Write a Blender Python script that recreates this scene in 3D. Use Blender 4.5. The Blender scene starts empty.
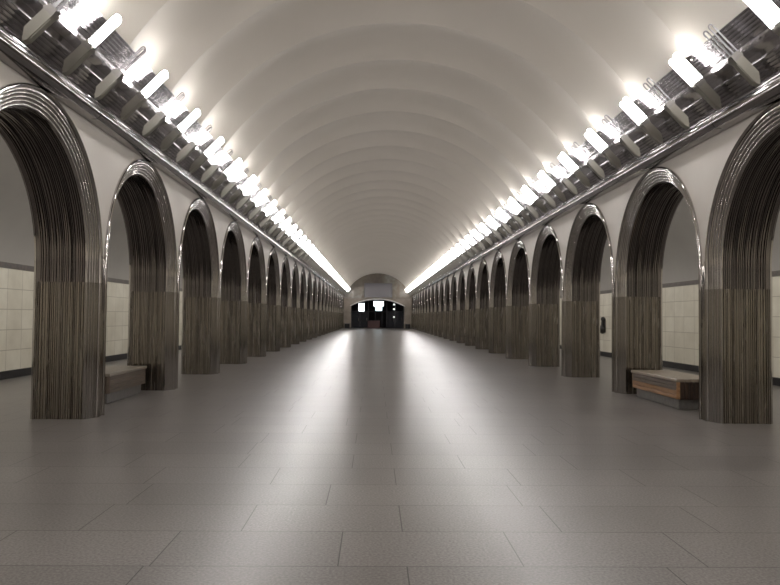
import bpy, math, random
from mathutils import Matrix, Vector
random.seed(7)
PI = math.pi
sc = bpy.context.scene
COL = sc.collection

# ------------------------------------------------------------------ layout (metres)
P = 3.818            # bay length along the hall
HALF = 4.22          # half width of the hall between the arcade faces
THICK = 0.775         # depth of the piers
OUT = 8.30           # half width to the tiled outer walls
A1 = 8.327           # centre of the nearest arch in view (k = 0)
KMAX = 21
YEND = A1 + (KMAX + 0.5) * P + 0.10
YBACK = -15.0
ZS = 2.10            # spring line of the arches
ZSEAM = 1.83
RO = 0.48 * P
RI = 1.595
ZTOP = 4.20
CZ, CR = 2.42, 4.33  # vault circle
HCAM = 1.4

# ------------------------------------------------------------------ materials
def mat(name, base=(0.5, 0.5, 0.5), rough=0.5, metal=0.0, spec=0.5):
    m = bpy.data.materials.new(name); m.use_nodes = True
    nt = m.node_tree; b = nt.nodes['Principled BSDF']
    b.inputs['Base Color'].default_value = (*base, 1)
    b.inputs['Roughness'].default_value = rough
    b.inputs['Metallic'].default_value = metal
    b.inputs['Specular IOR Level'].default_value = spec
    return m, nt, b
def noise(nt, scale, vec=None, detail=3.0, rough=0.55):
    n = nt.nodes.new('ShaderNodeTexNoise'); n.inputs['Scale'].default_value = scale
    n.inputs['Detail'].default_value = detail; n.inputs['Roughness'].default_value = rough
    if vec is not None: nt.links.new(vec, n.inputs['Vector'])
    return n.outputs['Fac']
def ramp(nt, fac, stops):
    r = nt.nodes.new('ShaderNodeValToRGB'); e = r.color_ramp.elements
    e[0].position, e[0].color = stops[0][0], (*stops[0][1], 1)
    e[1].position, e[1].color = stops[1][0], (*stops[1][1], 1)
    for p_, c in stops[2:]:
        k = e.new(p_); k.color = (*c, 1)
    nt.links.new(fac, r.inputs['Fac']); return r.outputs['Color']
def mix(nt, fac, a, b, mode='MIX'):
    n = nt.nodes.new('ShaderNodeMix'); n.data_type = 'RGBA'; n.blend_type = mode
    for sock, v in ((n.inputs[0], fac), (n.inputs[6], a), (n.inputs[7], b)):
        if hasattr(v, 'links'): nt.links.new(v, sock)
        elif isinstance(v, tuple): sock.default_value = (*v, 1)
        else: sock.default_value = v
    return n.outputs[2]
def maprange(nt, v, a, b, c, d):
    n = nt.nodes.new('ShaderNodeMapRange'); nt.links.new(v, n.inputs[0])
    for i, x in enumerate((a, b, c, d)): n.inputs[i + 1].default_value = x
    return n.outputs[0]
def coords(nt, scale=(1, 1, 1), loc=(0, 0, 0), rot=(0, 0, 0), out='Object'):
    t = nt.nodes.new('ShaderNodeTexCoord'); m = nt.nodes.new('ShaderNodeMapping')
    m.inputs['Scale'].default_value = scale; m.inputs['Location'].default_value = loc; m.inputs['Rotation'].default_value = rot
    nt.links.new(t.outputs[out], m.inputs['Vector']); return m.outputs['Vector']
def bump(nt, b, h, strength=0.2, dist=0.01):
    n = nt.nodes.new('ShaderNodeBump'); n.inputs['Strength'].default_value = strength; n.inputs['Distance'].default_value = dist
    nt.links.new(h, n.inputs['Height']); nt.links.new(n.outputs['Normal'], b.inputs['Normal'])

def metal(name, base, rough, wob=0.06, spread=0.12, sc_=(6, 6, 1.2)):
    m, nt, b = mat(name, base, rough, 1.0)
    v = coords(nt, sc_)
    f = noise(nt, 2.0, v)
    nt.links.new(mix(nt, f, tuple(x * 0.8 for x in base), tuple(min(1, x * 1.15) for x in base)), b.inputs['Base Color'])
    nt.links.new(maprange(nt, f, 0.3, 0.7, max(0.03, rough - spread / 2), rough + spread / 2), b.inputs['Roughness'])
    if wob: bump(nt, b, noise(nt, 1.3, v, 1.0), wob, 0.02)
    return m
M_CHROME = metal('polished_steel', (0.48, 0.455, 0.44), 0.08)
M_SOFFIT = metal('fluted_steel_dark_reflection', (0.22, 0.20, 0.195), 0.20, 0.0, 0.08, (1, 1, 0.3))  # base colour darkened to carry the dark reflections under the arches
M_JAMB = metal('worn_fluted_steel', (0.31, 0.28, 0.245), 0.24, 0.05, 0.14, (8, 8, 0.4))
M_BASE = metal('darker_polished_steel', (0.26, 0.24, 0.22), 0.12, 0.04, 0.12, (8, 8, 0.4))  # darker than the upper moulding, for moulding bases and cover strips
M_PANEL = metal('reflector_steel', (0.37, 0.35, 0.36), 0.17)
M_RAIL = metal('cornice_steel', (0.30, 0.285, 0.28), 0.11, 0.03, 0.06, (1, 1, 1))

# plaster
def plaster(name, a, b_, rough=0.75, scl=0.6):
    m, nt, b = mat(name, a, rough)
    v = coords(nt)
    f = noise(nt, scl, v, 5.0, 0.6)
    nt.links.new(ramp(nt, f, [(0.3, a), (0.7, b_)]), b.inputs['Base Color'])
    bump(nt, b, noise(nt, 14.0, v), 0.03, 0.01)
    return m
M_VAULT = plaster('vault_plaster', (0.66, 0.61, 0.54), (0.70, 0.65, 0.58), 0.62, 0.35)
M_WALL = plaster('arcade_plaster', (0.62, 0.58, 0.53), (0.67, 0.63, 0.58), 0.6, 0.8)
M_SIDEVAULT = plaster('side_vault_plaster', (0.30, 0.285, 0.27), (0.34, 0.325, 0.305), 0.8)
M_GAP, _, _ = mat('shadow_backing', (0.05, 0.045, 0.045), 0.7)

# floor: granite slabs
def floor_mat():
    m, nt, b = mat('granite_slabs', (0.2, 0.18, 0.17), 0.3, 0.0, 0.12)
    v = coords(nt, (1, 1, 1), (-0.81 + 1.05 * 8, -4.17 + 0.67 * 40, 0))
    br = nt.nodes.new('ShaderNodeTexBrick'); nt.links.new(v, br.inputs['Vector'])
    br.offset = 0.37; br.offset_frequency = 2; br.squash = 1.4; br.squash_frequency = 3
    br.inputs['Scale'].default_value = 1.0; br.inputs['Brick Width'].default_value = 1.05; br.inputs['Row Height'].default_value = 0.67
    br.inputs['Mortar Size'].default_value = 0.004; br.inputs['Mortar Smooth'].default_value = 0.1; br.inputs['Bias'].default_value = 0.0
    br.inputs['Color1'].default_value = (0, 0, 0, 1); br.inputs['Color2'].default_value = (1, 1, 1, 1); br.inputs['Mortar'].default_value = (0.5, 0.5, 0.5, 1)
    grain = noise(nt, 60.0, v, 2.0, 0.6)
    cloud = noise(nt, 0.45, v, 4.0)
    slab = ramp(nt, br.outputs['Color'], [(0.0, (0.146, 0.136, 0.128)), (1.0, (0.176, 0.164, 0.155))])
    c = mix(nt, 0.75, slab, ramp(nt, grain, [(0.32, (0.55, 0.54, 0.53)), (0.68, (1.45, 1.44, 1.43))]), 'MULTIPLY')
    c = mix(nt, 0.6, c, ramp(nt, cloud, [(0.3, (0.8, 0.8, 0.8)), (0.7, (1.15, 1.15, 1.15))]), 'MULTIPLY')
    c = mix(nt, br.outputs['Fac'], c, (0.035, 0.03, 0.027))
    nt.links.new(c, b.inputs['Base Color'])
    r0 = maprange(nt, br.outputs['Color'], 0.0, 1.0, 0.272, 0.292)
    add = nt.nodes.new('ShaderNodeMath'); add.operation = 'MULTIPLY_ADD'
    nt.links.new(grain, add.inputs[0]); add.inputs[1].default_value = 0.03; nt.links.new(r0, add.inputs[2])
    nt.links.new(add.outputs[0], b.inputs['Roughness'])
    bump(nt, b, grain, 0.035, 0.004)
    return m
M_FLOOR = floor_mat()

# cream tiles of the outer walls
def tile_mat():
    m, nt, b = mat('cream_tiles', (0.5, 0.45, 0.36), 0.35)
    v = coords(nt, (1, 1, 1), (0, 0, 0))
    sep = nt.nodes.new('ShaderNodeSeparateXYZ'); nt.links.new(v, sep.inputs[0])
    com = nt.nodes.new('ShaderNodeCombineXYZ'); nt.links.new(sep.outputs[1], com.inputs[0])
    a = nt.nodes.new('ShaderNodeMath'); a.operation = 'ADD'; nt.links.new(sep.outputs[2], a.inputs[0]); a.inputs[1].default_value = 40 * 0.44 - 0.17
    nt.links.new(a.outputs[0], com.inputs[1])
    ay = nt.nodes.new('ShaderNodeMath'); ay.operation = 'ADD'; nt.links.new(sep.outputs[1], ay.inputs[0]); ay.inputs[1].default_value = 60.0
    nt.links.new(ay.outputs[0], com.inputs[0])
    br = nt.nodes.new('ShaderNodeTexBrick'); nt.links.new(com.outputs[0], br.inputs['Vector'])
    br.offset = 0.0; br.inputs['Scale'].default_value = 1.0; br.inputs['Brick Width'].default_value = 0.66; br.inputs['Row Height'].default_value = 0.44
    br.inputs['Mortar Size'].default_value = 0.008; br.inputs['Mortar Smooth'].default_value = 0.3
    br.inputs['Color1'].default_value = (0.70, 0.665, 0.56, 1); br.inputs['Color2'].default_value = (0.78, 0.75, 0.65, 1); br.inputs['Mortar'].default_value = (0.38, 0.34, 0.27, 1)
    f = noise(nt, 2.2, v, 5.0)
    c = mix(nt, 0.7, br.outputs['Color'], ramp(nt, f, [(0.3, (0.82, 0.8, 0.76)), (0.7, (1.08, 1.08, 1.08))]), 'MULTIPLY')
    nt.links.new(c, b.inputs['Base Color'])
    return m
M_TILE = tile_mat()
M_BAND, _, _ = mat('black_stone', (0.012, 0.011, 0.012), 0.5, 0, 0.2)
M_BAND2 = plaster('dark_marble', (0.035, 0.03, 0.028), (0.10, 0.075, 0.06), 0.35, 9.0)

def stone(name, a, b_, scl, rough=0.4):
    m, nt, b = mat(name, a, rough)
    v = coords(nt)
    f = noise(nt, scl, v, 6.0, 0.65)
    nt.links.new(ramp(nt, f, [(0.25, a), (0.75, b_)]), b.inputs['Base Color'])
    return m
M_ENDSTONE = stone('brown_marble', (0.13, 0.105, 0.075), (0.25, 0.205, 0.155), 1.4)
M_PLINTH = stone('grey_granite', (0.10, 0.095, 0.09), (0.17, 0.16, 0.15), 12.0, 0.6)

def wood(name, a, b_, rough=0.45, axis=(9, 0.8, 9)):
    m, nt, b = mat(name, a, rough)
    v = coords(nt, axis)
    f = noise(nt, 3.0, v, 5.0, 0.6)
    nt.links.new(ramp(nt, f, [(0.3, a), (0.7, b_)]), b.inputs['Base Color'])
    return m
M_WOOD_SIDE = wood('honey_wood', (0.20, 0.095, 0.035), (0.36, 0.19, 0.08))
M_WOOD_DARK = wood('brown_wood', (0.07, 0.05, 0.035), (0.12, 0.085, 0.058))
M_WOOD_TOP = wood('worn_wood', (0.24, 0.195, 0.145), (0.34, 0.285, 0.22), 0.32)
M_WOOD_TOP2 = wood('dull_worn_wood', (0.17, 0.145, 0.115), (0.25, 0.215, 0.175), 0.35)
M_WOOD_END = wood('dark_wood_end', (0.022, 0.013, 0.009), (0.06, 0.033, 0.022), 0.5, (9, 9, 0.8))

M_HOUSING, _, _ = mat('beige_enamel', (0.17, 0.16, 0.13), 0.5)
M_COLLAR, _, _ = mat('socket_enamel', (0.14, 0.13, 0.115), 0.45)
def glass_dull():
    m, nt, b = mat('unlit_tube_glass', (0.22, 0.21, 0.22), 0.12)
    b.inputs['Coat Weight'].default_value = 0.6
    return m
M_TUBE_OFF = glass_dull()
def emit(name, col, s):
    m, nt, b = mat(name, col, 0.4)
    b.inputs['Emission Color'].default_value = (*col, 1); b.inputs['Emission Strength'].default_value = s
    return m
LAMP_S = 57.0
M_TUBE_ON = emit('lit_tube_glass', (1.0, 0.972, 0.955), LAMP_S)
M_SIGN = emit('lit_sign', (0.9, 0.97, 1.0), 3.0)
M_SIGN2 = emit('lit_window', (0.72, 0.95, 0.98), 1.6)
M_BULB = emit('lit_globe', (0.95, 1.0, 0.97), 1.2)
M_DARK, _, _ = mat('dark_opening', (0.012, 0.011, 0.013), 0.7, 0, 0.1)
M_FRAME, _, _ = mat('dark_frame', (0.02, 0.02, 0.022), 0.5, 0, 0.2)
M_DOORGLASS, _, _ = mat('dark_door_glass', (0.008, 0.008, 0.011), 0.5, 0, 0.15)
M_TRIMWHITE, _, _ = mat('pale_arch_trim', (0.55, 0.53, 0.51), 0.4)
M_BOARD, _, _ = mat('lilac_board', (0.13, 0.12, 0.13), 0.2)
M_RED, _, _ = mat('red_booth_paint', (0.045, 0.014, 0.014), 0.6)
M_BLACK, _, _ = mat('black_plastic', (0.012, 0.012, 0.013), 0.4)
def blotch():
    m, nt, b = mat('mottled_tympanum', (0.3, 0.25, 0.2), 0.35)
    v = coords(nt)
    f = noise(nt, 0.55, v, 3.0, 0.6)
    nt.links.new(ramp(nt, f, [(0.3, (0.08, 0.06, 0.04)), (0.5, (0.15, 0.12, 0.08)), (0.66, (0.24, 0.235, 0.21))]), b.inputs['Base Color'])
    return m
M_TYMP = blotch()

# ------------------------------------------------------------------ mesh helpers
class MB:
    def __init__(s): s.v = []; s.f = []; s.m = []
    def add(s, vs, fs, mi=0):
        n = len(s.v); s.v += [tuple(x) for x in vs]
        for f in fs: s.f.append(tuple(i + n for i in f)); s.m.append(mi)
    def box(s, lo, hi, mi=0, bev=0.0, M=None):
        (x0, y0, z0), (x1, y1, z1) = lo, hi
        if bev <= 0:
            vs = [(x, y, z) for x in (x0, x1) for y in (y0, y1) for z in (z0, z1)]
            fs = [(0, 1, 3, 2), (4, 6, 7, 5), (0, 4, 5, 1), (2, 3, 7, 6), (0, 2, 6, 4), (1, 5, 7, 3)]
        else:
            vs = []; idx = {}
            def V(*c):
                if c not in idx: idx[c] = len(vs); vs.append(c)
                return idx[c]
            X, Y, Z = (x0, x1), (y0, y1), (z0, z1)
            def pt(ix, iy, iz, ax):
                c = [X[ix], Y[iy], Z[iz]]; sg = [1 if i == 0 else -1 for i in (ix, iy, iz)]
                for k in range(3):
                    if k != ax: c[k] += sg[k] * bev
                return V(*c)
            fs = []
            R = (0, 1)
            for ix in R: fs.append(tuple(pt(ix, a, b, 0) for a, b in ((0, 0), (1, 0), (1, 1), (0, 1))))
            for iy in R: fs.append(tuple(pt(a, iy, b, 1) for a, b in ((0, 0), (1, 0), (1, 1), (0, 1))))
            for iz in R: fs.append(tuple(pt(a, b, iz, 2) for a, b in ((0, 0), (1, 0), (1, 1), (0, 1))))
            for a in R:
                for b in R:
                    fs.append((pt(a, b, 0, 0), pt(a, b, 1, 0), pt(a, b, 1, 1), pt(a, b, 0, 1)))
                    fs.append((pt(a, 0, b, 0), pt(a, 1, b, 0), pt(a, 1, b, 2), pt(a, 0, b, 2)))
                    fs.append((pt(0, a, b, 1), pt(1, a, b, 1), pt(1, a, b, 2), pt(0, a, b, 2)))
            for a in R:
                for b in R:
                    for c in R: fs.append((pt(a, b, c, 0), pt(a, b, c, 1), pt(a, b, c, 2)))
        if M is not None: vs = [tuple(M @ Vector(v)) for v in vs]
        s.add(vs, fs, mi)
    def prism(s, poly, axis, a, b, mi=0):
        """closed 2D polygon extruded along an axis: 'x' uses (y,z), 'y' uses (x,z)"""
        n = len(poly)
        mk = (lambda p, t: (t, p[0], p[1])) if axis == 'x' else ((lambda p, t: (p[0], t, p[1])) if axis == 'y' else (lambda p, t: (p[0], p[1], t)))
        vs = [mk(p, a) for p in poly] + [mk(p, b) for p in poly]
        fs = [tuple(range(n)), tuple(range(2 * n - 1, n - 1, -1))] + [(i, (i + 1) % n, (i + 1) % n + n, i + n) for i in range(n)]
        s.add(vs, fs, mi)
    def tube(s, pts, r, n=8, mi=0, caps=True):
        pts = [Vector(p) for p in pts]; rings = []
        t0 = (pts[1] - pts[0]).normalized()
        ref = Vector((0, 0, 1)) if abs(t0.z) < 0.9 else Vector((1, 0, 0))
        u = t0.cross(ref).normalized()
        for i, p in enumerate(pts):
            if i == 0: t = (pts[1] - p)
            elif i == len(pts) - 1: t = (p - pts[i - 1])
            else: t = (pts[i + 1] - p).normalized() + (p - pts[i - 1]).normalized()
            t.normalize(); u = (u - t * u.dot(t)).normalized(); w = t.cross(u)
            rings.append([p + (u * math.cos(2 * PI * k / n) + w * math.sin(2 * PI * k / n)) * r for k in range(n)])
        vs = [v for rg in rings for v in rg]
        fs = [(i * n + k, i * n + (k + 1) % n, (i + 1) * n + (k + 1) % n, (i + 1) * n + k) for i in range(len(rings) - 1) for k in range(n)]
        if caps: fs += [tuple(range(n - 1, -1, -1)), tuple(range((len(rings) - 1) * n, len(rings) * n))]
        s.add(vs, fs, mi)
    def grid(s, rows, mi=0, flip=False):
        nr, nc = len(rows), len(rows[0])
        vs = [p for r in rows for p in r]
        fs = []
        for i in range(nr - 1):
            for j in range(nc - 1):
                q = (i * nc + j, i * nc + j + 1, (i + 1) * nc + j + 1, (i + 1) * nc + j)
                fs.append(q[::-1] if flip else q)
        s.add(vs, fs, mi)
    def sphere(s, c, r, mi=0, sz=1.0, nu=14, nv=8):
        rows = [[(c[0] + r * math.sin(PI * i / nv) * math.cos(2 * PI * j / nu), c[1] + r * math.sin(PI * i / nv) * math.sin(2 * PI * j / nu), c[2] + sz * r * math.cos(PI * i / nv)) for j in range(nu + 1)] for i in range(nv + 1)]
        s.grid(rows, mi)
    def mesh(s, name, mats, smooth=None):
        me = bpy.data.meshes.new(name); me.from_pydata(s.v, [], s.f)
        for m in (mats if isinstance(mats, (list, tuple)) else [mats]): me.materials.append(m)
        me.polygons.foreach_set('material_index', s.m)
        import bmesh
        bm = bmesh.new(); bm.from_mesh(me)
        bmesh.ops.remove_doubles(bm, verts=bm.verts, dist=1e-5)
        bmesh.ops.recalc_face_normals(bm, faces=bm.faces)
        bm.to_mesh(me); bm.free()
        if smooth:
            me.polygons.foreach_set('use_smooth', [True] * len(me.polygons))
            me.set_sharp_from_angle(angle=math.radians(smooth))
        me.update(); return me
def link(name, data, parent=None, loc=(0, 0, 0), rz=0.0):
    o = bpy.data.objects.new(name, data); COL.objects.link(o)
    o.location = loc; o.rotation_euler = (0, 0, rz)
    if parent is not None: o.parent = parent
    return o
def tag(o, label, cat, group=None):
    o['label'] = label; o['category'] = cat
    if group: o['group'] = group
    return o
def empty(name, label, cat, loc=(0, 0, 0), rz=0.0, group=None):
    o = link(name, None, None, loc, rz); o.empty_display_size = 0.2
    return tag(o, label, cat, group)
def struct(name, mb, mats, smooth=None):
    o = link(name, mb.mesh(name, mats, smooth)); o['kind'] = 'structure'; return o
def dup(root, loc, rz, label, group=None):
    r = root.copy(); COL.objects.link(r); r.location = loc; r.rotation_euler = (0, 0, rz)
    r['label'] = label
    if group: r['group'] = group
    for ch in list(root.children):
        c = ch.copy(); COL.objects.link(c); c.parent = r
        for g in list(ch.children):
            d = g.copy(); COL.objects.link(d); d.parent = c
    return r

# ------------------------------------------------------------------ setting
mb = MB(); mb.box((-OUT - 0.2, YBACK, -0.25), (OUT + 0.2, YEND + 9.0, 0.0)); struct('floor', mb, M_FLOOR)

# arcade walls (both skins with the arch openings)
RW = 1.79
def skin(mb, x, yc, ztop):
    cr, ct = [], []
    n = 28
    cr.append((-RW, 0.0)); ct.append((-P / 2, 0.0))
    cr.append((-RW, ZS)); ct.append((-P / 2, ZS))
    a_c = math.atan2(ztop - ZS, P / 2)
    angs = sorted(set([PI * i / n for i in range(1, n)] + [a_c, PI - a_c]), reverse=True)
    for a in angs:
        c, s = math.cos(a), math.sin(a)
        cr.append((RW * c, ZS + RW * s))
        t = min((P / 2) / max(abs(c), 1e-9), (ztop - ZS) / s)
        ct.append((t * c, ZS + t * s))
    cr.append((RW, ZS)); ct.append((P / 2, ZS)); cr.append((RW, 0.0)); ct.append((P / 2, 0.0))
    mb.grid([[(x, yc + u, z) for u, z in cr], [(x, yc + u, z) for u, z in ct]])
for side, nm in ((-1, 'wall_left'), (1, 'wall_right')):
    mb = MB()
    for k in range(-6, KMAX + 1):
        skin(mb, side * HALF, A1 + k * P, ZTOP + 0.02)
        skin(mb, side * (HALF + THICK), A1 + k * P, 4.72)
    ye = A1 + (KMAX + .5) * P
    mb.box((min(side * HALF, side * (HALF + THICK)), ye, 0), (max(side * HALF, side * (HALF + THICK)), YEND + 0.1, 4.2))
    struct(nm, mb, M_WALL)
# dark void behind the metal is never seen: the linings close every opening

# outer walls, bands, side vaults
for side, s_ in ((-1, 'left'), (1, 'right')):
    def bx(x0, x1, z0, z1):
        m = MB(); m.box((min(side * x0, side * x1), YBACK, z0), (max(side * x0, side * x1), YEND, z1)); return m
    struct('wall_outer_' + s_, bx(OUT, OUT + 0.2, 0.0, 2.49), M_TILE)
    struct('baseboard_' + s_, bx(OUT - 0.03, OUT, 0.0, 0.17), M_BAND)
    struct('trim_1' if side < 0 else 'trim_2', bx(OUT - 0.012, OUT, 2.37, 2.49), M_BAND2)
    m = MB(); rows = []
    x_in, cz = HALF + THICK, 2.49
    for yy in (YBACK, YEND):
        rows.append([(side * (x_in + (OUT + 0.02 - x_in) * math.cos(a)), yy, cz + 2.15 * math.sin(a)) for a in [PI / 2 * i / 20 for i in range(21)]])
    m.grid(rows)
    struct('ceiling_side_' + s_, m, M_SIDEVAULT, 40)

# nave vault: shallow scallops, one per half bay, meeting in thin cusps
mb = MB()
SEG = P / 2; y0 = A1 + P / 4
k0 = math.floor((YBACK - y0) / SEG); k1 = math.ceil((YEND - 0.3 - y0) / SEG)
a0 = math.asin((4.74 - CZ) / CR); NA, NY = 44, 8
for k in range(k0, k1):
    rows = []
    for j in range(NY + 1):
        u = j / NY
        d = 0.16 * (1 - (2 * u - 1) ** 2) ** 0.8
        r = CR - 0.02 + d
        yy = y0 + (k + u) * SEG
        rows.append([(r * math.cos(a0 + (PI - 2 * a0) * i / NA), yy + k * 1e-4 * 0, CZ + r * math.sin(a0 + (PI - 2 * a0) * i / NA)) for i in range(NA + 1)])
    mb.grid(rows)
struct('ceiling', mb, M_VAULT, 22)

# cornice rail and reflector strip along both walls
def ribbed(side):
    pa, pb = Vector((4.135, 4.185)), Vector((3.575, 4.80))
    d = pb - pa; n = Vector((d.y, -d.x)).normalized() * -1     # towards the hall: down and inwards
    if n.x > 0: n = -n
    pts = []
    L = d.length
    def ribs(t0, t1, n, h):
        o = []; w = (t1 - t0) / n
        for i in range(n):
            t = t0 + i * w; o += [(t, 0.0), (t + 0.12 * w, h), (t + 0.7 * w, h * 0.9), (t + 0.84 * w, 0.0)]
        return o + [(t1, 0.0)]
    pts = ribs(0.0, 0.34, 6, 0.013)
    pts += [(0.345, -0.015), (0.42, -0.015), (0.425, 0.012)] + [(0.425 + 0.19 * i / 6, 0.012 + 0.02 * math.sin(PI * i / 6)) for i in range(1, 7)]
    pts += [(0.62, -0.015), (0.69, -0.015), (0.70, 0.0)]
    pts += ribs(0.70, 0.985, 5, 0.013) + [(0.985, 0.02), (1.0, 0.02)]
    bow = lambda t: 0.035 * math.sin(PI * min(1, t))
    out = [pa + d * min(1, t) + n * (h - bow(t)) for t, h in pts]
    return [(side * p.x, p.y) for p in out]
for side in (-1, 1):
    prof = ribbed(side)
    mb = MB(); mb.grid([[(x, yy, z) for x, z in prof] for yy in (YBACK, YEND)])
    # ledge from the rail to the foot of the strip
    led = [(4.05, 4.135), (4.05, 4.150), (4.075, 4.150), (4.075, 4.165), (4.105, 4.165), (4.105, 4.185), (4.14, 4.185)]
    mb.grid([[(side * x, yy, z) for x, z in led] for yy in (YBACK, YEND)])
    struct('trim_3' if side < 0 else 'trim_4', mb, M_PANEL)
    mb = MB()
    prof = []
    cx, cz, R = 4.115, 4.045, 0.108
    for i in range(19):
        a = math.radians(70 + (255 - 70) * i / 18)
        prof.append((cx + R * math.cos(a), cz + R * math.sin(a)))
    prof = [(4.115, 4.16), (4.10, 4.153)] + prof + [(4.165, 3.938), (4.22, 3.938)]
    mb.grid([[(side * x, yy, z) for x, z in prof] for yy in (YBACK, YEND)])
    for k in range(-4, KMAX + 1):                                  # sleeves over the joints of the rail
        yy = A1 + (k + 0.32) * P
        mb.grid([[(side * (cx + (R + 0.004) * math.cos(math.radians(60 + 240 * i / 18))), yy + dy, cz + (R + 0.004) * math.sin(math.radians(60 + 240 * i / 18))) for i in range(19)] for dy in (0, 0.03)])
    struct('trim_5' if side < 0 else 'trim_6', mb, M_RAIL, 35)

# wall behind the camera closes the hall
mb = MB(); mb.box((-OUT - 0.2, YBACK - 0.2, 0), (OUT + 0.2, YBACK, 7.0)); struct('wall_back', mb, M_WALL)

# ------------------------------------------------------------------ metal arches
NARC = 40
def path(r, z_from, full=True):
    """(u, z) points of one sweep line at radius r"""
    pts = [(-r, z_from), (-r, ZS)]
    pts += [(-r * math.cos(PI * i / NARC), ZS + r * math.sin(PI * i / NARC)) for i in range(1, NARC)]
    pts += [(r, ZS), (r, z_from)]
    return pts
def sweep(prof, z_from):
    mb = MB(); mb.grid([[(v, u, z) for u, z in path(r, z_from)] for v, r in prof]); return mb
# front moulding: outer bead, smooth cove, five stepped ridges
front = [(0.0, RO), (-0.030, RO), (-0.043, RO - 0.008), (-0.048, RO - 0.020), (-0.043, RO - 0.034), (-0.030, RO - 0.044), (-0.012, RO - 0.047)]
for i in range(1, 5):
    a = PI / 2 * i / 4
    front.append((-0.012 + 0.022 * (1 - math.cos(a)), RO - 0.047 - 0.035 * math.sin(a)))
v_, r_ = front[-1]
NB = 4; DR = (r_ - (RI - 0.012)) / NB
for i in range(NB):
    for q in range(1, 7):
        a = PI * q / 6
        front.append((v_ + 0.016 * (q / 6) - 0.016 * math.sin(a), r_ - 0.9 * DR * (1 - math.cos(a)) / 2))
    front.append((v_ + 0.018, r_ - DR))
    v_ += 0.018; r_ -= DR
front += [(v_ + 0.004, RI - 0.012), (v_ + 0.016, RI - 0.012), (v_ + 0.02, RI)]
VF = v_ + 0.02
back = [(THICK + 0.012, RW + 0.05), (THICK + 0.012, RI + 0.01), (THICK + 0.004, RI - 0.006), (THICK - 0.02, RI - 0.006), (THICK - 0.022, RI)]
rng = random.Random(11)
def pleats(v0, v1, base, amp, groove=True):
    out = [(v0, base)]; v = v0 + 0.004; n = 0
    while v < v1 - 0.03:
        w = rng.uniform(0.022, 0.040); h = amp * rng.uniform(0.55, 1.2)
        out += [(v, base), (v + 0.16 * w, base - h), (v + 0.62 * w, base - h * rng.uniform(0.8, 1.1)), (v + 0.78 * w, base)]
        n += 1
        if groove and n % 5 == 0:
            out += [(v + 0.80 * w, base - amp * 1.9), (v + 0.80 * w + 0.007, base - amp * 1.9), (v + 0.80 * w + 0.008, base)]
            w += 0.012
        v += w
    out.append((v1, base)); return out
lin = pleats(VF, THICK - 0.022, RI, 0.015)
jam = pleats(VF, THICK - 0.022, RI - 0.005, 0.017)
me_front = sweep(front, ZSEAM).mesh('front_moulding', M_CHROME, 40)
def base_mesh(sg):
    mb = MB(); mb.grid([[(v, sg * r, z) for z in (0.0, ZSEAM)] for v, r in front]); return mb.mesh('moulding_base', M_BASE, 40)
me_b1, me_b2 = base_mesh(-1), base_mesh(1)
me_back = sweep(back, 0.0).mesh('back_flange', M_CHROME, 32)
me_soffit = sweep(lin, ZSEAM).mesh('soffit', M_SOFFIT, 25)
def jamb_mesh(sg):
    mb = MB(); mb.grid([[(v, sg * r, z) for z in (0.0, ZSEAM)] for v, r in jam])
    mb.grid([[(v, sg * (r if q else RI), ZSEAM) for q in (0, 1)] for v, r in jam])
    return mb.mesh('jamb_panel', M_JAMB, 25)
me_j1, me_j2 = jamb_mesh(-1), jamb_mesh(1)
# fluted strip closing the gap between two neighbouring arches (sits at the pier beyond the arch)
def strip_mesh(sg):
    mb = MB(); w = P / 2 - RO + 0.004
    cs = [(0.0, -w), (-0.012, -w), (-0.022, -w * 0.75), (-0.012, -w * 0.5), (-0.028, -w * 0.3), (-0.036, 0)]
    mb.grid([[(x, sg * (P / 2 + y), z) for x, y in cs] for z in (0.0, 1.2, 2.15)])
    top = [(0.0, sg * (P / 2 + y), 2.15 + 0.10 * (1 - abs(y) / w)) for x, y in cs]
    mb.grid([[(x, sg * (P / 2 + y), 2.15) for x, y in cs], top])
    return mb.mesh('cover_strip', M_BASE, 40)
me_sp, me_sm = strip_mesh(1), strip_mesh(-1)

ORD = ['', 'first', 'second', 'third', 'fourth', 'fifth', 'sixth', 'seventh', 'eighth', 'ninth', 'tenth', 'eleventh', 'twelfth', 'thirteenth', 'fourteenth',
       'fifteenth', 'sixteenth', 'seventeenth', 'eighteenth', 'nineteenth', 'twentieth', 'twenty-first', 'twenty-second', 'twenty-third']
BN = {-1: 'dull brown bench', 1: 'honey-sided bench'}
def where(side, k):
    b = BN[side]
    if k == 1: return 'the arch holding the ' + b
    if k == 0: return 'the last arch before the ' + b
    if k < 0: return 'the %s arch before the %s' % (ORD[1 - k], b)
    return 'the %s arch beyond the %s' % (ORD[k - 1], b)
ARCH = None
for side in (-1, 1):
    rz = 0.0 if side > 0 else PI
    root = None
    for k in range(-1, KMAX + 1):
        loc = (side * HALF, A1 + k * P, 0)
        b = BN[side]
        if k == 1: lab = 'steel-clad arch with fluted jambs, holding the ' + b
        elif k < 0: lab = 'steel-clad arch with fluted jambs, the second before the ' + b
        elif k == 0: lab = 'steel-clad arch with fluted jambs, the last before the ' + b
        elif k == KMAX: lab = 'steel-clad arch beside the end wall, farther along from the ' + b
        else: lab = 'steel-clad arch with fluted jambs, %s beyond the %s' % (ORD[k - 1], b)
        grp = 'steel arches along the wall of the ' + b
        if root is None:
            root = empty('steel_arch', lab, 'arch', loc, rz, grp)
            link('front_moulding', me_front, root); link('moulding_base', me_b1, root); link('moulding_base', me_b2, root); link('back_flange', me_back, root)
            link('soffit', me_soffit, root)['label'] = 'fluted steel soffit with dark reflections painted in'
            link('jamb_panel', me_j1, root); link('jamb_panel', me_j2, root)
            link('cover_strip', me_sp, root); link('cover_strip', me_sm, root)
        else:
            dup(root, loc, rz, lab, grp)

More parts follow.
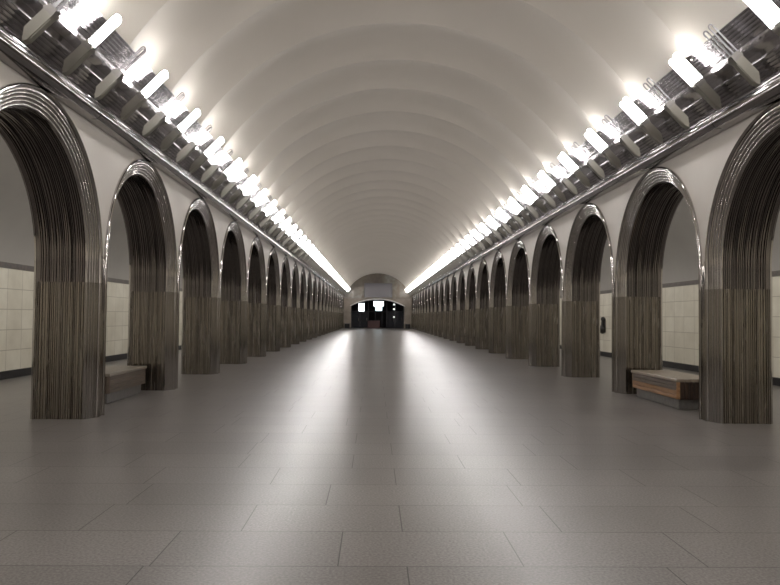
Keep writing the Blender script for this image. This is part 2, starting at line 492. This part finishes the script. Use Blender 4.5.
# ------------------------------------------------------------------ lamps on the cornice
B0, B1, B2 = Vector((0.0, 0.0)), Vector((-0.30, 0.31)), Vector((-0.62, 0.63))      # (x, z) foot, collar, tip, right-hand side
ax = (B2 - B0).normalized(); nr = Vector((-ax.y, ax.x))                              # nr points down-left (to the hall)
if nr.y > 0: nr = -nr
def P3(s, n, y): 
    p = B0 + ax * s + nr * n; return (p.x, y, p.y)
def hous_mesh():
    mb = MB()
    poly = [(0.10, -0.055), (-0.02, 0.035), (0.03, 0.06), (0.37, 0.06), (0.37, -0.055)]
    h = 0.052
    vs = [P3(s, n, -h) for s, n in poly] + [P3(s, n, h) for s, n in poly]; n = len(poly)
    mb.add(vs, [tuple(range(n)), tuple(range(2 * n - 1, n - 1, -1))] + [(i, (i + 1) % n, (i + 1) % n + n, i + n) for i in range(n)])
    # shallow recessed cover on the hall side
    q = [(0.06, 0.060), (0.34, 0.060), (0.34, 0.068), (0.06, 0.068)]
    vs = [P3(s, n_, -0.036) for s, n_ in q] + [P3(s, n_, 0.036) for s, n_ in q]
    mb.add(vs, [(0, 1, 2, 3), (7, 6, 5, 4)] + [(i, (i + 1) % 4, (i + 1) % 4 + 4, i + 4) for i in range(4)])
    # foot bracket onto the ledge
    mb.tube([P3(0.14, -0.03, 0), (0.0, 0, 0.015)], 0.018, 6)
    return mb.mesh('housing', M_HOUSING)
def collar_mesh():
    mb = MB()
    for s0, s1, g in ((0.37, 0.415, 0.062), (0.415, 0.45, 0.05)):
        q = [(s0, -g), (s1, -g), (s1, g + 0.004), (s0, g + 0.004)]
        vs = [P3(s, n_, -g) for s, n_ in q] + [P3(s, n_, g) for s, n_ in q]
        mb.add(vs, [(0, 1, 2, 3), (7, 6, 5, 4)] + [(i, (i + 1) % 4, (i + 1) % 4 + 4, i + 4) for i in range(4)])
    return mb.mesh('socket', M_COLLAR)
def tube_mesh(yoff, m, r, n, no=0.0):
    """one U-bent glass tube"""
    mb = MB(); g = 0.026; s0, s1 = 0.44, 0.885 - g - (0.02 if yoff > 0 else 0)
    pts = [P3(s0, no - g, yoff), P3((s0 + s1) / 2, no - g, yoff), P3(s1, no - g, yoff)]
    for i in range(1, 6):
        a = PI * i / 6
        pts.append(P3(s1 + g * math.sin(a), no - g * math.cos(a), yoff))
    pts += [P3(s1, no + g, yoff), P3((s0 + s1) / 2, no + g, yoff), P3(s0, no + g, yoff)]
    mb.tube(pts, r, n); return mb.mesh('glass_tube', m, 50)
me_h, me_c = hous_mesh(), collar_mesh()
t_on = [tube_mesh(y, M_TUBE_ON, 0.019, 6, y * 0.8) for y in (-0.035, 0.035)]
t_off = [tube_mesh(y, M_TUBE_OFF, 0.0095, 8, y * 0.8) for y in (-0.035, 0.035)]
SLOT = ['over the crown of %s', 'just past the crown of %s', 'over the pier beyond %s', 'past the pier beyond %s']
for side in (-1, 1):
    rz = 0.0 if side > 0 else PI
    proto = {}
    j = -2
    while True:
        y = A1 + j * P / 4
        if y > YEND - 0.5: break
        lit = (j % 2 == 0) == (side < 0)
        k, sl = j // 4, j % 4
        lab = ('lit' if lit else 'unlit') + ' twin-tube lamp ' + SLOT[sl] % where(side, k)
        grp = ('lit' if lit else 'unlit') + ' lamps along the cornice over the ' + BN[side]
        loc = (side * 4.0, y, 4.16)
        if lit not in proto:
            r = empty('cornice_lamp', lab, 'lamp', loc, rz, grp); proto[lit] = r
            link('housing', me_h, r); link('socket', me_c, r)
            for me in (t_on if lit else t_off): link('glass_tube', me, r)
        else:
            dup(proto[lit], loc, rz, lab, grp)
        j += 1

# the same rows of lamps continue behind the camera (real lamps, out of view)
def area(name, loc, rot, sx, sy, power, col):
    l = bpy.data.lights.new(name, 'AREA'); l.shape = 'RECTANGLE'; l.size = sx; l.size_y = sy; l.energy = power; l.color = col
    o = bpy.data.objects.new(name, l); COL.objects.link(o); o.location = loc; o.rotation_euler = rot; return o
for side in (-1, 1):
    for j in range(-3, -24, -1):
        if (j % 2 == 0) == (side < 0):
            l = bpy.data.lights.new('lamp_light', 'POINT'); l.energy = 70.0; l.shadow_soft_size = 0.12; l.color = (1, 0.972, 0.955)
            o = bpy.data.objects.new('lamp_light', l); COL.objects.link(o); o.location = (side * 3.55, A1 + j * P / 4, 4.6)
# lighting of the side halls: strips on the hidden side of the piers, above the arches
for side in (-1, 1):
    for i in range(9):
        yy = -8 + i * 11.5
        area('side_hall_light', (side * (HALF + THICK + 0.25), yy, 4.35), (0, side * math.radians(-35), 0), 0.2, 10.5, 100.0, (1.0, 0.95, 0.87))

# ------------------------------------------------------------------ benches
def bench(side, y0b, y1b, xf, depth, label, m_side, m_top):
    L = y1b - y0b
    root = empty('bench', label, 'bench', (side * xf, (y0b + y1b) / 2, 0), 0.0 if side > 0 else PI)
    h = L / 2
    # local: +x away from the hall, y along the hall
    mb = MB(); mb.box((0.07, -h + 0.10, 0.0), (depth - 0.07, h - 0.10, 0.165), 0, 0.008); link('plinth', mb.mesh('plinth', M_PLINTH), root)
    mb = MB()
    z = 0.165
    for i in range(4):
        mb.box((0.012, -h + 0.055, z + 0.002), (0.05, h - 0.055, z + 0.064), 1 if i > 1 else 0, 0.004); z += 0.066
    mb.box((0.05, -h + 0.06, 0.165), (0.10, h - 0.06, 0.43))
    link('side_boards', mb.mesh('side_boards', [m_side, M_WOOD_DARK]), root)
    for sg in (-1, 1):
        mb = MB(); n = 9
        for i in range(n):
            x0 = 0.05 + (depth - 0.06) * i / n; x1 = 0.05 + (depth - 0.06) * (i + 1) / n - 0.006
            mb.box((x0, min(sg * h, sg * (h - 0.05)), 0.165), (x1, max(sg * h, sg * (h - 0.05)), 0.43), 0, 0.004)
        link('end_boards', mb.mesh('end_boards', M_WOOD_END), root)['label'] = 'dark brown wooden end'
        mb = MB()
        c = [(0.0, 0.07), (0.004, 0.04), (0.02, 0.015), (0.05, 0.0)]
        poly = [(0.012, h - 0.055)] + [(0.014, h - 0.04), (0.022, h - 0.02), (0.036, h - 0.006), (0.05, h)] + [(0.055, h - 0.05)]
        poly = [(x, sg * y) for x, y in poly]
        mb.prism(poly, 'z', 0.165, 0.43); link('corner_post', mb.mesh('corner_post', m_side), root)
    mb = MB(); n = 6
    for i in range(n):
        x0 = depth * i / n; x1 = depth * (i + 1) / n - 0.003
        mb.box((x0, -h, 0.432), (x1, h, 0.478), 0, 0.006)
    link('seat', mb.mesh('seat', m_top), root)
    return root
bench(1, 11.35, 13.40, HALF + 0.06, 0.72, 'wooden box bench with honey-brown sides, in an arch on a granite plinth', M_WOOD_SIDE, M_WOOD_TOP)
bench(-1, 11.55, 13.42, HALF + 0.32, 0.60, 'dull brown wooden box bench on grey plinth, in an arch', M_WOOD_DARK, M_WOOD_TOP2)

# small black fixture on the tiled wall, seen past a pier
root = empty('wall_fixture', 'small black rounded fixture on the cream tiled wall, half hidden by a pier', 'fixture', (OUT, 27.6, 0.86))
mb = MB(); mb.sphere((-0.10, 0, 0.16), 0.14, 0, 1.25); link('body', mb.mesh('body', M_BLACK, 60), root)
mb = MB(); mb.tube([(-0.08, 0, 0.26), (-0.09, 0.01, 0.40), (-0.08, 0, 0.52)], 0.055, 10); mb.sphere((-0.08, 0, 0.54), 0.085, 0, 1.1)
link('neck', mb.mesh('neck', M_BLACK, 60), root)
mb = MB(); mb.box((-0.02, -0.09, 0.05), (0.0, 0.09, 0.55), 0, 0.005); link('back_plate', mb.mesh('back_plate', M_BLACK), root)

# ------------------------------------------------------------------ end of the hall
OW, OZ, OC = 3.28, 2.75, 3.55          # opening half width, spring height, crown height
def seg_arc(w, z0, zc, n=20):
    rise = zc - z0; R = (w * w + rise * rise) / (2 * rise); cz = zc - R; a = math.asin(w / R)
    return [(R * math.sin(-a + 2 * a * i / n), cz + R * math.cos(-a + 2 * a * i / n)) for i in range(n + 1)]
arc = seg_arc(OW, OZ, OC)
mb = MB()
outer = [(-HALF - THICK, 0), (-HALF - THICK, 4.2)]
top = [(x * (HALF + THICK) / OW, 3.75) for x, z in arc]
inn = [(-OW, 0.0)] + arc + [(OW, 0.0)]
ot = [(-HALF - THICK, 0.0)] + top + [(HALF + THICK, 0.0)]
for yy in (YEND, YEND + 0.5): mb.grid([[(x, yy, z) for x, z in inn], [(x, yy, z) for x, z in ot]])
mb.grid([[(x, yy, z) for x, z in inn] for yy in (YEND, YEND + 0.5)])
struct('wall_end', mb, M_ENDSTONE)
mb = MB()                                                         # tympanum above, up to the vault
fa = [( (CR + 0.2) * math.cos(PI * i / 40), max(3.75, CZ + (CR + 0.2) * math.sin(PI * i / 40))) for i in range(41)]
mb.grid([[(x, YEND + 0.02, 3.75) for x, z in fa], [(x, YEND + 0.02, z) for x, z in fa]])
mb.box((-HALF - 0.1, YEND - 0.12, 3.70), (HALF + 0.1, YEND + 0.02, 3.80))
struct('wall_tympanum', mb, M_TYMP)
mb = MB()                                                         # outer wall pieces closing the side halls
for s in (-1, 1): mb.box((min(s * 5.0, s * (OUT + .2)), YEND, 0), (max(s * 5.0, s * (OUT + .2)), YEND + 0.3, 4.8))
struct('wall_end_sides', mb, M_ENDSTONE)
mb = MB()                                                         # pale trim round the opening
pa = seg_arc(OW + 0.16, OZ, OC + 0.15)
for y_ in (YEND - 0.06,): 
    mb.grid([[(x, y_, z) for x, z in arc], [(x, y_, z) for x, z in pa]])
    mb.grid([[(x, yy, z) for x, z in arc] for yy in (y_, YEND)]); mb.grid([[(x, yy, z) for x, z in pa] for yy in (y_, YEND)])
struct('trim_7', mb, M_TRIMWHITE)
# lobby behind the opening
YL = YEND + 6.0
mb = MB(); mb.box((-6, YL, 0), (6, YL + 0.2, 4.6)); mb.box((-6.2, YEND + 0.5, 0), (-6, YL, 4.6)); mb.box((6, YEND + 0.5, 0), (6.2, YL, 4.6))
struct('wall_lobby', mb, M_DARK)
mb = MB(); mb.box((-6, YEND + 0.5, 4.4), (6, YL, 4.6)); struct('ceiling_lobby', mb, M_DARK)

r = empty('notice_board', 'large lilac-grey board with glossy face above the end opening', 'board', (0.05, YEND - 0.10, 3.85))
mb = MB(); mb.box((-1.68, -0.06, 0), (1.68, 0.0, 1.68), 0, 0.02); link('panel', mb.mesh('panel', M_BOARD), r)
mb = MB()
for lo, hi in (((-1.74, -0.08, -0.06), (1.74, 0.1, 0.0)), ((-1.74, -0.08, 1.68), (1.74, 0.1, 1.74)), ((-1.74, -0.08, 0), (-1.68, 0.1, 1.68)), ((1.68, -0.08, 0), (1.74, 0.1, 1.68))): mb.box(lo, hi)
link('frame', mb.mesh('frame', M_PLINTH), r)

# doors and glazed screen inside the opening
r = empty('door_screen', 'dark glazed screen with doors behind the end opening', 'screen', (0, YEND + 1.5, 0))
mb = MB()
for x in (-3.25, -2.2, -1.15, 1.15, 2.2, 3.25): mb.box((x - 0.06, -0.05, 0), (x + 0.06, 0.05, 3.5))
mb.box((-3.3, -0.05, 2.05), (3.3, 0.05, 2.13))
link('frame', mb.mesh('frame', M_FRAME), r)
for x in (-2.725, -1.675, 1.675, 2.725):
    mb = MB(); mb.box((x - 0.46, -0.015, 0.02), (x + 0.46, 0.015, 2.05)); d = link('door', mb.mesh('door', M_DOORGLASS), r)
    mb = MB(); mb.tube([(x + 0.36, -0.05, 0.9), (x + 0.36, -0.05, 1.3)], 0.02, 8); link('handle', mb.mesh('handle', M_CHROME), d)
r = empty('light_box', 'white rectangular lit sign under the end arch, beside the central one', 'sign', (-2.0, YEND + 0.75, 2.10))
mb = MB(); mb.box((-0.36, 0, 0), (0.36, 0.02, 0.98)); link('face', mb.mesh('face', M_SIGN), r)
mb = MB(); mb.box((-0.39, 0.02, -0.03), (0.39, 0.15, 1.01)); mb.tube([(0, .08, 1.01), (0, .08, 1.2)], 0.03, 8); link('case', mb.mesh('case', M_FRAME), r)
r = empty('light_box', 'wide white lit sign hanging at the middle of the end arch', 'sign', (0.12, YEND + 0.75, 2.74))
mb = MB(); mb.box((-0.62, 0, 0), (0.62, 0.02, 0.62)); link('face', mb.mesh('face', M_SIGN), r)
mb = MB(); mb.box((-0.65, 0.02, -0.03), (0.65, 0.15, 0.65)); mb.tube([(0, .08, .69), (0, .08, 0.82)], 0.03, 8); link('case', mb.mesh('case', M_FRAME), r)
r = empty('lit_booth_window', 'pale blue lit window just under the wide hanging sign', 'window', (0.14, YEND + 1.1, 2.18))
mb = MB(); mb.box((-0.42, 0, 0), (0.42, 0.02, 0.52)); link('pane', mb.mesh('pane', M_SIGN2), r)
mb = MB(); mb.box((-0.46, 0.02, -0.04), (0.46, 0.10, 0.54)); link('frame', mb.mesh('frame', M_FRAME), r)
mb = MB(); mb.box((-0.46, 0.02, -2.20), (-0.38, 0.10, -0.04)); mb.box((0.38, 0.02, -2.20), (0.46, 0.10, -0.04)); link('post', mb.mesh('post', M_FRAME), r)
for i, (z, rad, lab) in enumerate(((2.98, 0.13, 'topmost'), (2.40, 0.12, 'middle'), (1.42, 0.10, 'lowest'))):
    o = tag(link('globe_light', None, None, (2.05, YEND + 0.8, z)), lab + ' of the three small white lights stacked under the end arch', 'light', 'stacked lights under the end arch')
    mb = MB(); mb.sphere((0, 0, 0), rad, 0, 1.0 if i else 0.8); link('globe', mb.mesh('globe', M_BULB, 60), o)
    mb = MB(); mb.box((-0.05, rad * 0.9, -0.05), (0.05, 0.22, 0.05)); link('mount', mb.mesh('mount', M_FRAME), o)
r = empty('control_booth', 'dark red low booth standing in the end opening', 'booth', (-0.45, YEND + 0.62, 0))
mb = MB(); mb.box((-0.75, -0.1, 0), (0.75, 0.12, 0.95), 0, 0.02); link('body', mb.mesh('body', M_RED), r)
mb = MB(); mb.box((-0.8, -0.13, 0.95), (0.8, 0.14, 1.0)); link('counter', mb.mesh('counter', M_FRAME), r)
for s, lab in ((-1, 'dark low bin against the end pier, dull bench side of the hall'), (1, 'dark low bin against the end pier, honey bench side of the hall')):
    r = empty('litter_bin', lab, 'bin', (s * 3.72, YEND - 0.35, 0))
    mb = MB(); mb.prism([(0.30 * math.cos(2 * PI * i / 16), 0.22 * math.sin(2 * PI * i / 16)) for i in range(16)], 'z', 0, 0.55); link('body', mb.mesh('body', M_FRAME, 40), r)
    mb = MB(); mb.prism([(0.32 * math.cos(2 * PI * i / 16), 0.24 * math.sin(2 * PI * i / 16)) for i in range(16)], 'z', 0.55, 0.60); link('rim', mb.mesh('rim', M_PLINTH, 40), r)

# ------------------------------------------------------------------ camera
yaw, pitch, roll, F = 0.0215, 0.0336, 0.0097, 733.7
fw = Vector((math.sin(yaw) * math.cos(pitch), math.cos(yaw) * math.cos(pitch), math.sin(pitch)))
ri = Vector((math.cos(yaw), -math.sin(yaw), 0)); up = ri.cross(fw)
r2 = ri * math.cos(roll) + up * math.sin(roll); u2 = -ri * math.sin(roll) + up * math.cos(roll)
cam = bpy.data.cameras.new('camera'); cam.sensor_fit = 'HORIZONTAL'; cam.sensor_width = 36.0; cam.lens = F / 780 * 36.0
cam.clip_start = 0.05; cam.clip_end = 300
co = bpy.data.objects.new('camera', cam); COL.objects.link(co)
Mx = Matrix.Identity(4)
for i in range(3):
    Mx[i][0] = r2[i]; Mx[i][1] = u2[i]; Mx[i][2] = -fw[i]
Mx.translation = Vector((-0.44, 0.0, HCAM)); co.matrix_world = Mx
sc.camera = co

# ------------------------------------------------------------------ world, colour, sampling
w = bpy.data.worlds.new('world'); sc.world = w; w.use_nodes = True
w.node_tree.nodes['Background'].inputs[0].default_value = (0.05, 0.05, 0.05, 1); w.node_tree.nodes['Background'].inputs[1].default_value = 0.2
sc.view_settings.view_transform = 'Standard'; sc.view_settings.look = 'None'
sc.view_settings.exposure = 0.0; sc.view_settings.gamma = 1.06
cy = sc.cycles
cy.use_denoising = True; cy.denoiser = 'OPENIMAGEDENOISE'
cy.max_bounces = 8; cy.diffuse_bounces = 4; cy.glossy_bounces = 5
cy.sample_clamp_indirect = 6.0; cy.caustics_reflective = True; cy.blur_glossy = 0.5
cy.use_light_tree = True
cy.denoising_prefilter = 'ACCURATE'
